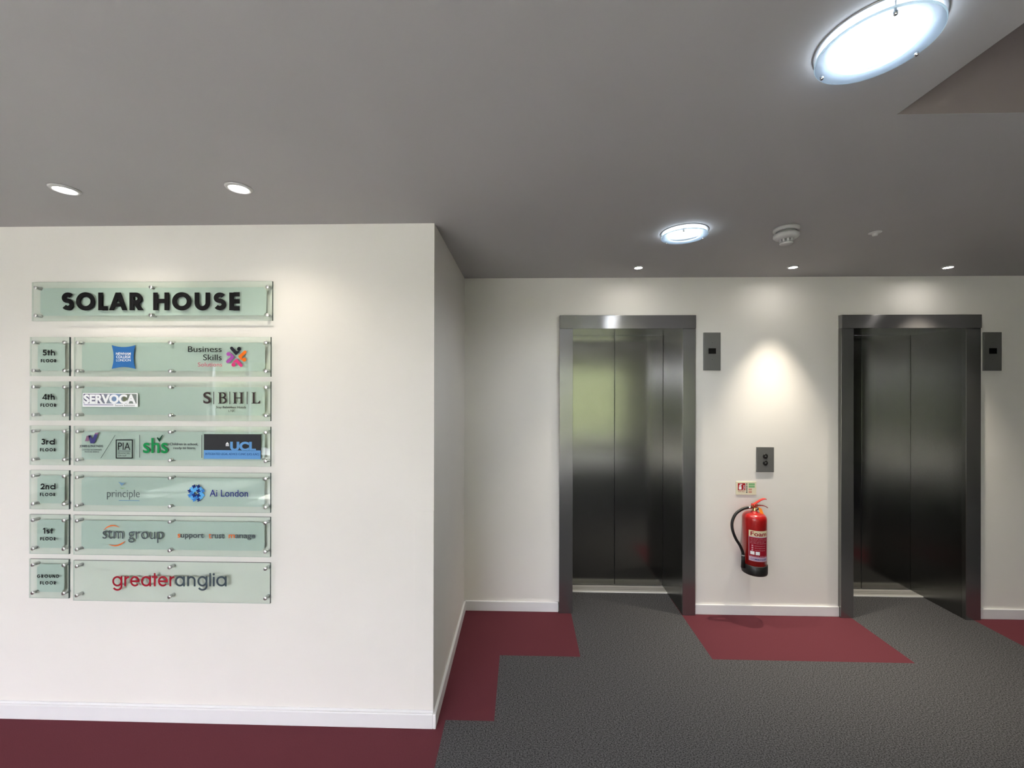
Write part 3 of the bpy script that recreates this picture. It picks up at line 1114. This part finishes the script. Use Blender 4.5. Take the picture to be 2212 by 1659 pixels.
# 2nd floor
r = T[3]
text('lettering', 'principle', (231.2, 1058.3, 301.8, 1078.8), 'grey_ink', r, YG0, INK0, INK1, -.012)
b = MB()
line(b, [(256.3, 1041.6), (260, 1043), (264, 1045), (270, 1042.8)], [.6, 2.2, 3, .5])
line(b, [(259, 1044.4), (263, 1048), (267, 1045.6)], [.5, 2, .5])
rect(b, (257, 1081, 301, 1081.9), INK0, INK1)
b.build('bird_logo', 'wisp_blue', r)
line(MB(), [(259.5, 1052.8), (264, 1055), (270, 1053.6)], [.6, 2.4, .6]).build('bird_logo', 'wisp_green', r)
text('lettering', 'Ai London', (453, 1058.4, 536, 1072.7), 'navy_ink', r, YG0, INK0, INK1)
gc, ga, st_ = (424, 1065.2), math.radians(18), 6.3
rr = random.Random(11)
cells = {'piece_a': [], 'piece_b': [], 'piece_c': []}
for i in range(-3, 4):
    for j in range(-3, 4):
        # plus-shaped pieces on their own space-filling lattice
        x, y = (2 * i - j) * st_ / 2 * .97, (i + 2 * j) * st_ / 2 * .97
        x, y = x * math.cos(ga) - y * math.sin(ga), x * math.sin(ga) + y * math.cos(ga)
        d = math.hypot(x, y)
        if d > 18.2 or d < 1.5:
            continue
        cells[rr.choice(['piece_a', 'piece_b', 'piece_b', 'piece_c', 'piece_a', 'piece_c'])].append((gc[0] + x, gc[1] + y, d))
for mt, lst in cells.items():
    b = MB()
    for x, y, d in lst:
        q = st_ * .235 * (1.0 if d < 15 else .9)
        e = st_ * .71 * (1.0 if d < 15 else .9)
        plus = [(-e, -q), (-q, -q), (-q, -e), (q, -e), (q, -q), (e, -q), (e, q), (q, q), (q, e), (-q, e), (-q, q), (-e, q)]
        blob(b, [(x + px * math.cos(ga) - py * math.sin(ga), y + px * math.sin(ga) + py * math.cos(ga)) for px, py in plus])
    b.build('puzzle_globe', mt, r)

# 1st floor
r = T[4]
text('lettering', 'stm group', (221.7, 1145.8, 352.6, 1171.2), 'grey_ink', r, YG0, INK0, INK1, -.004)
b = MB()
line(b, [(223.6, 1145.4), (228, 1141.3), (233, 1138), (239, 1135.7), (245, 1135.3), (251, 1136.4), (258, 1139.4)], [.4, 1.6, 2.4, 2.6, 2.3, 1.6, .4])
line(b, [(235, 1176.5), (241, 1178), (248, 1179), (255, 1178), (261, 1175.4), (266, 1172.2), (271, 1168.6)], [.4, 1.5, 2.3, 2.8, 2.6, 1.8, .4])
b.build('swoosh', 'orange_ink', r)
for wd, bx in (('support', (383.5, 1152.4, 440, 1164.9)), ('trust', (450.5, 1152.8, 484.8, 1162.9)), ('manage', (494, 1155.2, 552, 1165.9))):
    text('lettering', wd, bx, ['grey_ink', 'orange_ink'], r, YG0, INK0, INK1, .012, [1] + [0] * (len(wd) - 1))

# ground floor
r = T[5]
b = MB()
U, BL, SW = 22.0, 1266.4, .175
letters(b, [('g', 243, 264.4), ('r', 268.6, 280), ('e', 281.4, 301.7), ('a', 305, 326.4), ('t', 328.2, 340.4), ('e', 341.4, 362.7), ('r', 366.2, 377.6)], BL, U, SW, YG0, INK0, INK1)
b.build('lettering', 'crimson', r)
b = MB()
letters(b, [('a', 378.4, 399.4), ('n', 404.4, 422.4), ('g', 426.8, 448.2), ('l', 452.2, 455.7), ('i', 459.8, 463.8), ('a', 467.5, 489.6)], BL, U, SW, YG0, INK0, INK1)
b.build('lettering', 'slate', r)

# ------------------------------------------------------------------ fire extinguisher
EX, EY, EZ = 1.6470, -.118, .358
r = thing('fire_extinguisher', 'red fire extinguisher with black hose hung on the wall between the lifts', 'fire extinguisher', (EX, 0, EZ))
r.scale = (.905, .905, .905)
R0 = .086
prof = [(R0, .06), (R0, .425)] + [(.026 + (R0 - .026) * math.cos(a) ** .75, .425 + .046 * math.sin(a)) for a in [PI / 2 * i / 10 for i in range(1, 10)]]
prof += [(.026, .472), (.024, .478), (.020, .484)]
MB().lathe((EX, EY, EZ), prof, 64).build('cylinder', 'red_paint', r)
MB().lathe((EX, EY, EZ), [(.080, .0), (.088, .004), (.0905, .014), (.0905, .074), (.087, .078), (.0855, .078)], 64).build('base_boot', 'rubber', r)
v = MB()
v.lathe((EX, EY, EZ), [(.019, .480), (.019, .492), (.014, .494), (.014, .512)], 24)
v.box(EX - .016, EX + .018, EY - .012, EY + .012, EZ + .500, EZ + .522)
v.lathe((EX - .016, EY, EZ + .508), [(.008, 0), (.008, -.012), (.006, -.013), (.006, -.020)], 16, 'X')
v.build('valve', 'brass', r, .001)
MB().lathe((EX + .012, EY - .012, EZ + .502), [(.0115, 0), (.0115, -.008), (.0095, -.010), (.0001, -.010)], 24, 'Y').build('gauge', 'chrome', r)


def lever(name, pts, wd, th, mt):
    bb = MB()
    vs, fs = [], []
    n = len(pts)
    for i, (x, z) in enumerate(pts):
        a, c = pts[max(i - 1, 0)], pts[min(i + 1, n - 1)]
        d = Vector((c[0] - a[0], c[1] - a[1])).normalized()
        nx, nz = -d.y * th / 2, d.x * th / 2
        hw = wd * (.5 if i < n - 1 else .36)
        for sy in (-1, 1):
            for s in (-1, 1):
                vs.append((EX + x + s * nx, EY + sy * hw, EZ + z + s * nz))
    for i in range(n - 1):
        a, c = i * 4, i * 4 + 4
        fs += [(a, a + 1, c + 1, c), (a + 2, c + 2, c + 3, a + 3), (a, c, c + 2, a + 2), (a + 1, a + 3, c + 3, c + 1)]
    fs += [(0, 2, 3, 1), (n * 4 - 4, n * 4 - 3, n * 4 - 1, n * 4 - 2)]
    bb.add(vs, fs, 0, True)
    return bb.build(name, mt, r, .0015)


lever('squeeze_lever', [(-.018, .524), (-.004, .534), (.018, .548), (.045, .566), (.068, .576), (.082, .577), (.090, .574)], .026, .006, 'bright_red')
lever('carry_handle', [(-.006, .516), (.020, .524), (.045, .526), (.068, .524), (.088, .516), (.101, .507)], .024, .005, 'dark_red')
vv = MB().box(EX - .019, EX + .016, EY - .0135, EY - .0105, EZ + .508, EZ + .536).box(EX - .019, EX + .016, EY + .0105, EY + .0135, EZ + .508, EZ + .536)
vv.build('lever_bracket', 'bright_red', r, .001)
ring = [(EX + .004 + .014 * math.cos(a), EY - .016, EZ + .527 + .014 * math.sin(a)) for a in [2 * PI * i / 24 for i in range(25)]]
pn = MB().tube(ring, .0014, 8)
pn.tube([(EX + .004, EY - .017, EZ + .522), (EX + .004, EY + .017, EZ + .522)], .0022, 8)
pn.build('safety_pin', 'brass', r)
tg = MB()
tg.add([(EX + .020, EY - .015, EZ + .516), (EX + .046, EY - .017, EZ + .504), (EX + .056, EY - .030, EZ + .462), (EX + .030, EY - .030, EZ + .462),
        (EX + .020, EY - .0135, EZ + .516), (EX + .046, EY - .0155, EZ + .504), (EX + .056, EY - .0285, EZ + .462), (EX + .030, EY - .0285, EZ + .462)],
       [(0, 3, 2, 1), (4, 5, 6, 7), (0, 1, 5, 4), (1, 2, 6, 5), (2, 3, 7, 6), (3, 0, 4, 7)])
tg.build('inspection_tag', 'orange_tag', r)


def bez(ps, n=20):
    out = []
    P = [Vector(p) for p in ps]
    for i in range(len(P) - 1):
        p0, p1, p2, p3 = P[max(i - 1, 0)], P[i], P[i + 1], P[min(i + 2, len(P) - 1)]
        for k in range(n):
            t = k / n
            out.append(.5 * ((2 * p1) + (p2 - p0) * t + (2 * p0 - 5 * p1 + 4 * p2 - p3) * t * t + (3 * p1 - p0 - 3 * p2 + p3) * t ** 3))
    out.append(P[-1])
    return out


hp = [(-.036, .508), (-.058, .506), (-.100, .494), (-.150, .460), (-.180, .405), (-.182, .345), (-.158, .275), (-.122, .215), (-.101, .165), (-.0975, .135)]
hy = [0, -.002, -.006, -.012, -.018, -.022, -.022, -.020, -.018, -.018]
pth = bez([(EX + x, EY + y_, EZ + z) for (x, z), y_ in zip(hp, hy)])
ho = MB().tube(pth, .0105, 16).build('hose', 'rubber', r)
MB().lathe((EX - .036, EY, EZ + .508), [(.0118, -.012), (.0118, .012), (.009, .0145)], 20, 'X').build('ferrule', 'chrome', ho)
MB().tube([(EX - .0975, EY - .018, EZ + .140), (EX - .0975, EY - .018, EZ + .100), (EX - .0975, EY - .018, EZ + .045)], [.0125, .012, .0155], 16).build('nozzle', 'rubber', ho)
MB().lathe((EX - .0975, EY - .018, EZ + .135), [(.0115, 0), (.0135, .001), (.0135, .009), (.0115, .010)], 20).build('hose_clip', 'grey_plastic', r)

# the printed label wrapped round the cylinder
A0, A1 = math.radians(-90 - 8 - 47), math.radians(-90 - 8 + 47)


def wrap(u0, u1, z0, z1, lift):
    """part of the label: u runs 0..1 round the front, z in metres above the boot"""
    n = max(2, int(28 * (u1 - u0)))
    vs, fs = [], []
    for rr_ in (R0 + lift, R0 + lift - .0002):
        for z in (z0, z1):
            for i in range(n + 1):
                a = A0 + (A1 - A0) * (u0 + (u1 - u0) * i / n)
                vs.append((EX + rr_ * math.cos(a), EY + rr_ * math.sin(a), EZ + z))
    q = n + 1
    for i in range(n):
        fs += [(i, i + 1, q + i + 1, q + i), (2 * q + i, 3 * q + i, 3 * q + i + 1, 2 * q + i + 1), (i, 2 * q + i, 2 * q + i + 1, i + 1), (q + i, q + i + 1, 3 * q + i + 1, 3 * q + i)]
    return vs, fs


def wrapped(name, u0, u1, z0, z1, lift, mt, parent):
    bb = MB()
    bb.add(*wrap(u0, u1, z0, z1, lift))
    return bb.build(name, mt, parent)


def wtext(s, u0, u1, z0, z1, lift, mt, parent, bold=0.0):
    def fr(u, v, d):
        a = A0 + (A1 - A0) * (u0 + (u1 - u0) * u)
        q = R0 + lift - (.0002 if d else 0)
        return (EX + q * math.cos(a), EY + q * math.sin(a), EZ + z0 + (z1 - z0) * v)
    return text('lettering', s, None, mt, parent, bold=bold, frame=fr)


L0, L1 = .118, .352
lb = wrapped('label_sticker', 0, 1, L0, L1, .0006, 'label_lilac', r)
wrapped('label_panel', .02, .98, L0 + .034, L1 - .052, .0009, 'label_red', lb)
wrapped('label_panel', 0, 1, L1 - .046, L1, .0009, 'cream', lb)
wtext('Foam', .09, .93, L1 - .040, L1 - .008, .0017, 'label_red', lb, .018)
wtext('COMMANDER', .1, .94, L0 + .009, L0 + .022, .0012, 'deep_blue', lb, .01)
yy = L1 - .066
for s in ('FOR USE ON WOOD, PAPER', 'TEXTILES AND LIQUIDS', 'DO NOT USE ON LIVE', 'ELECTRICAL EQUIPMENT'):
    wtext(s, .08, .78 if len(s) < 20 else .92, yy, yy + .0055, .0012, 'label_text', lb)
    yy -= .0115
for s in ('REMOVE SAFETY PIN', 'AIM AT BASE OF FIRE', 'SQUEEZE LEVER'):
    yy -= .006
    wtext(s, .28, .84, yy, yy + .0055, .0012, 'label_text', lb)
    wrapped('pictogram', .14, .22, yy - .002, yy + .008, .0012, 'label_text', lb)
    yy -= .011
for u in (.08, .33):
    wrapped('pictogram', u, u + .2, L0 + .05, L0 + .075, .0012, 'white_ink', lb)
wtext('RECHARGE AFTER USE', .08, .92, L0 + .037, L0 + .043, .0012, 'label_text', lb)
# bracket that carries it
MB().box(EX - .03, EX + .03, EY + R0 - .002, 0, EZ + .30, EZ + .36).build('wall_bracket', 'grey_plastic', r)

# identification sign above it
YI = -.004
sx0, sx1, sz0, sz1 = 1.5705, 1.7182, .8795, .978
r = thing('safety_sign', 'small cream safety sign with red and green panels above the extinguisher', 'sign', ((sx0 + sx1) / 2, 0, sz0))
MB().box(sx0, sx1, YI, 0, sz0, sz1).build('sign_plate', 'sign_cream', r, .0012)
W_, H_ = sx1 - sx0, sz1 - sz0


def srect(bb, u0, u1, v0, v1, lift=0):
    bb.box(sx0 + u0 * W_, sx0 + u1 * W_, YI - .0004 - lift, YI - .0001 - lift, sz0 + v0 * H_, sz0 + v1 * H_)
    return bb


pn = srect(MB(), .09, .46, .34, .87).build('red_panel', 'sign_red', r)
bb = srect(MB(), .14, .27, .40, .62, .0004)
srect(bb, .15, .26, .64, .72, .0004)
srect(bb, .18, .30, .75, .81, .0004)
bb.build('pictogram', 'white_ink', pn)


def sfr(u0, u1, v0, v1, turn=False, lift=.0004):
    def fr(u, v, d):
        if turn:
            u, v = 1 - v, u
        return (sx0 + (u0 + (u1 - u0) * u) * W_, YI - lift - (.0001 if d else .0004), sz0 + (v0 + (v1 - v0) * v) * H_)
    return fr


text('lettering', 'Foam', None, 'white_ink', pn, frame=sfr(.33, .43, .38, .72, True))
text('lettering', 'FOAM SPRAY', None, 'sign_red', r, frame=sfr(.1, .44, .20, .27, lift=0))
bb = MB()
for v in (.72, .54):
    srect(bb, .62, .92, v, v + .15)
bb.build('green_panel', 'sign_green', r)
bb = MB()
for v in (.34, .15):
    srect(bb, .62, .78, v, v + .13)
bb.build('rose_panel', 'sign_rose', r)
bb = MB()
for k_, v in enumerate((.76, .60, .46, .32, .16)):
    bb.lathe((sx0 + .53 * W_, YI, sz0 + (v + .05) * H_), [(.0052, -.0001), (.0052, -.0004), (.0001, -.0004)], 14, 'Y')
bb.build('fire_class_symbol', 'grey_ink', r)

# ------------------------------------------------------------------ ceiling fittings


def ceiling_light(x, y, angles, label):
    r = thing('ceiling_light', label, 'ceiling light', (x, y, HC), 'round glass disc ceiling lights')
    MB().lathe((x, y, HC), [(.092, 0), (.117, 0), (.117, -.002), (.114, -.003), (.092, -.003), (.092, 0)], 72).build('trim_ring', 'trim_grey', r)
    MB().lathe((x, y, HC), [(.092, -.003), (.0001, -.003)], 64, caps=False).build('reflector', 'reflector', r)
    MB().lathe((x, y, HC), [(.082, -.0035), (.082, -.006), (.076, -.008), (.0001, -.008)], 64).build('lamp', 'lamp', r)
    l = bpy.data.lights.new('lamp_uplight', 'AREA')
    l.shape = 'DISK'
    l.size = .205
    l.energy = .33
    l.color = (.78, .89, 1.0)
    lo = bpy.data.objects.new('lamp_uplight', l)
    C.objects.link(lo)
    lo.parent = r
    lo.location = (0, 0, -.0180)
    lo.rotation_euler = (PI, 0, 0)
    l = bpy.data.lights.new('lamp_beam', 'SPOT')
    l.energy = 9
    l.color = (.94, .97, 1.0)
    l.spot_size = math.radians(168)
    l.spot_blend = .5
    l.shadow_soft_size = .05
    lo = bpy.data.objects.new('lamp_beam', l)
    C.objects.link(lo)
    lo.parent = r
    lo.location = (0, 0, -.0145)
    zd = HC - .022
    g = MB().lathe((x, y, zd), [(.079, -.003), (.112, -.003), (.112, .003), (.079, .003), (.079, -.003)], 96, smooth=False)
    gd = g.build('glass_disc', 'ring_glass', r)
    MB().lathe((x, y, zd), [(.0001, -.0028), (.0788, -.0028), (.0788, .0028), (.0001, .0028)], 64, smooth=False).build('clear_centre', 'clear_disc', gd)
    MB().lathe((x, y, zd), [(.1121, -.003), (.1138, -.0022), (.1138, .0022), (.1121, .003)], 96, caps=False).build('disc_edge', 'disc_edge', gd)
    for a in angles:
        px, py = x + .103 * math.cos(math.radians(a)), y + .103 * math.sin(math.radians(a))
        MB().lathe((px, py, HC), [(.0025, -.004), (.0025, -.026), (.0045, -.0262), (.0045, -.030), (.003, -.034), (.0001, -.035)], 14).build('pin', 'chrome', r)


ceiling_light(.806, -2.095, (127, 7, 247), 'large round glass disc light beside the ceiling recess')
ceiling_light(.8386, -.905, (127, 7, 247), 'round glass disc light near the smoke detector')


def spot(parent, loc, energy, size, blend, aim):
    l = bpy.data.lights.new('downlight_beam', 'SPOT')
    l.energy = energy
    l.color = (1.0, .90, .74)
    l.spot_size = math.radians(size)
    l.spot_blend = blend
    l.shadow_soft_size = .025
    o = bpy.data.objects.new('beam', l)
    C.objects.link(o)
    o.parent = parent
    o.location = Vector(loc) - parent_loc(parent)
    d = Vector(aim)
    o.rotation_euler = d.to_track_quat('-Z', 'Y').to_euler()


def downlight(x, y, energy, label, aim=(0, .0, -1), r0=.049, glow_mt='soft_glow', cone=84):
    r = thing('downlight', label, 'downlight', (x, y, HC), 'small recessed ceiling downlights')
    MB().lathe((x, y, HC), [(r0 * .72, 0), (r0, 0), (r0, -.003), (r0 * .93, -.007), (r0 * .74, -.008), (r0 * .72, 0)], 40).build('bezel', 'white_plastic', r)
    MB().lathe((x, y, HC), [(r0 * .72, -.0045), (r0 * .5, -.006), (.0001, -.0065)], 40).build('lens', glow_mt, r)
    spot(r, (x, y, HC - .03), energy, cone, 1.0, aim)
    return r


downlight(-1.870, -1.4336, 4, 'small downlight above the floor plate column of the directory', cone=140)
downlight(-1.150, -1.4292, 4, 'small downlight above the empty side of the directory wall', cone=140)
downlight(.7801, -.272, 30, 'small downlight above the lift nearest the corner', (0, .0, -1), .034, 'spot_glow', 76)
downlight(1.8132, -.262, 42, 'small downlight above the extinguisher between the lifts', (0, .0, -1), .034, 'spot_glow', 64)
downlight(2.8474, -.242, 48, 'small downlight above the darker lift', (0, .0, -1), .034, 'spot_glow', 76)

x, y = 1.335, -.945
r = thing('smoke_detector', 'white domed smoke detector on the ceiling before the lifts', 'smoke detector', (x, y, HC))
MB().lathe((x, y, HC), [(.058, 0), (.058, -.012), (.055, -.018), (.044, -.018)], 40).build('base_plate', 'white_plastic', r)
MB().lathe((x, y, HC), [(.046, -.017), (.046, -.031)], 40).build('dark_slot', 'grey_plastic', r)
MB().lathe((x, y, HC), [(.050, -.029), (.057, -.031), (.058, -.044), (.051, -.051), (.040, -.056), (.033, -.058)], 40).build('housing', 'white_plastic', r)
MB().lathe((x, y, HC), [(.026, -.056), (.026, -.074)], 32).build('sensor_chamber', 'grey_plastic', r)
bb = MB()
for k in range(10):
    a = 2 * PI * k / 10
    ca, sa = math.cos(a), math.sin(a)
    p = [(.0335, -.056), (.0265, -.056), (.0265, -.075), (.0285, -.075)]
    vs = []
    for s in (-1, 1):
        for rr_, h in p:
            vs.append((x + rr_ * ca - s * .004 * sa, y + rr_ * sa + s * .004 * ca, HC + h))
    bb.add(vs, [(0, 1, 2, 3), (7, 6, 5, 4), (0, 4, 5, 1), (1, 5, 6, 2), (2, 6, 7, 3), (3, 7, 4, 0)])
bb.build('vent_fin', 'white_plastic', r)
MB().lathe((x, y, HC), [(.030, -.073), (.030, -.079), (.026, -.083), (.0001, -.084)], 32).build('cap', 'white_plastic', r)

r = thing('ceiling_sensor', 'tiny white round sensor on the ceiling beyond the smoke detector', 'sensor', (1.831, -.879, HC))
MB().lathe((1.831, -.879, HC), [(.028, 0), (.028, -.003), (.024, -.005), (.013, -.006), (.012, -.016), (.009, -.019), (.0001, -.020)], 32).build('cover_plate', 'white_plastic', r)
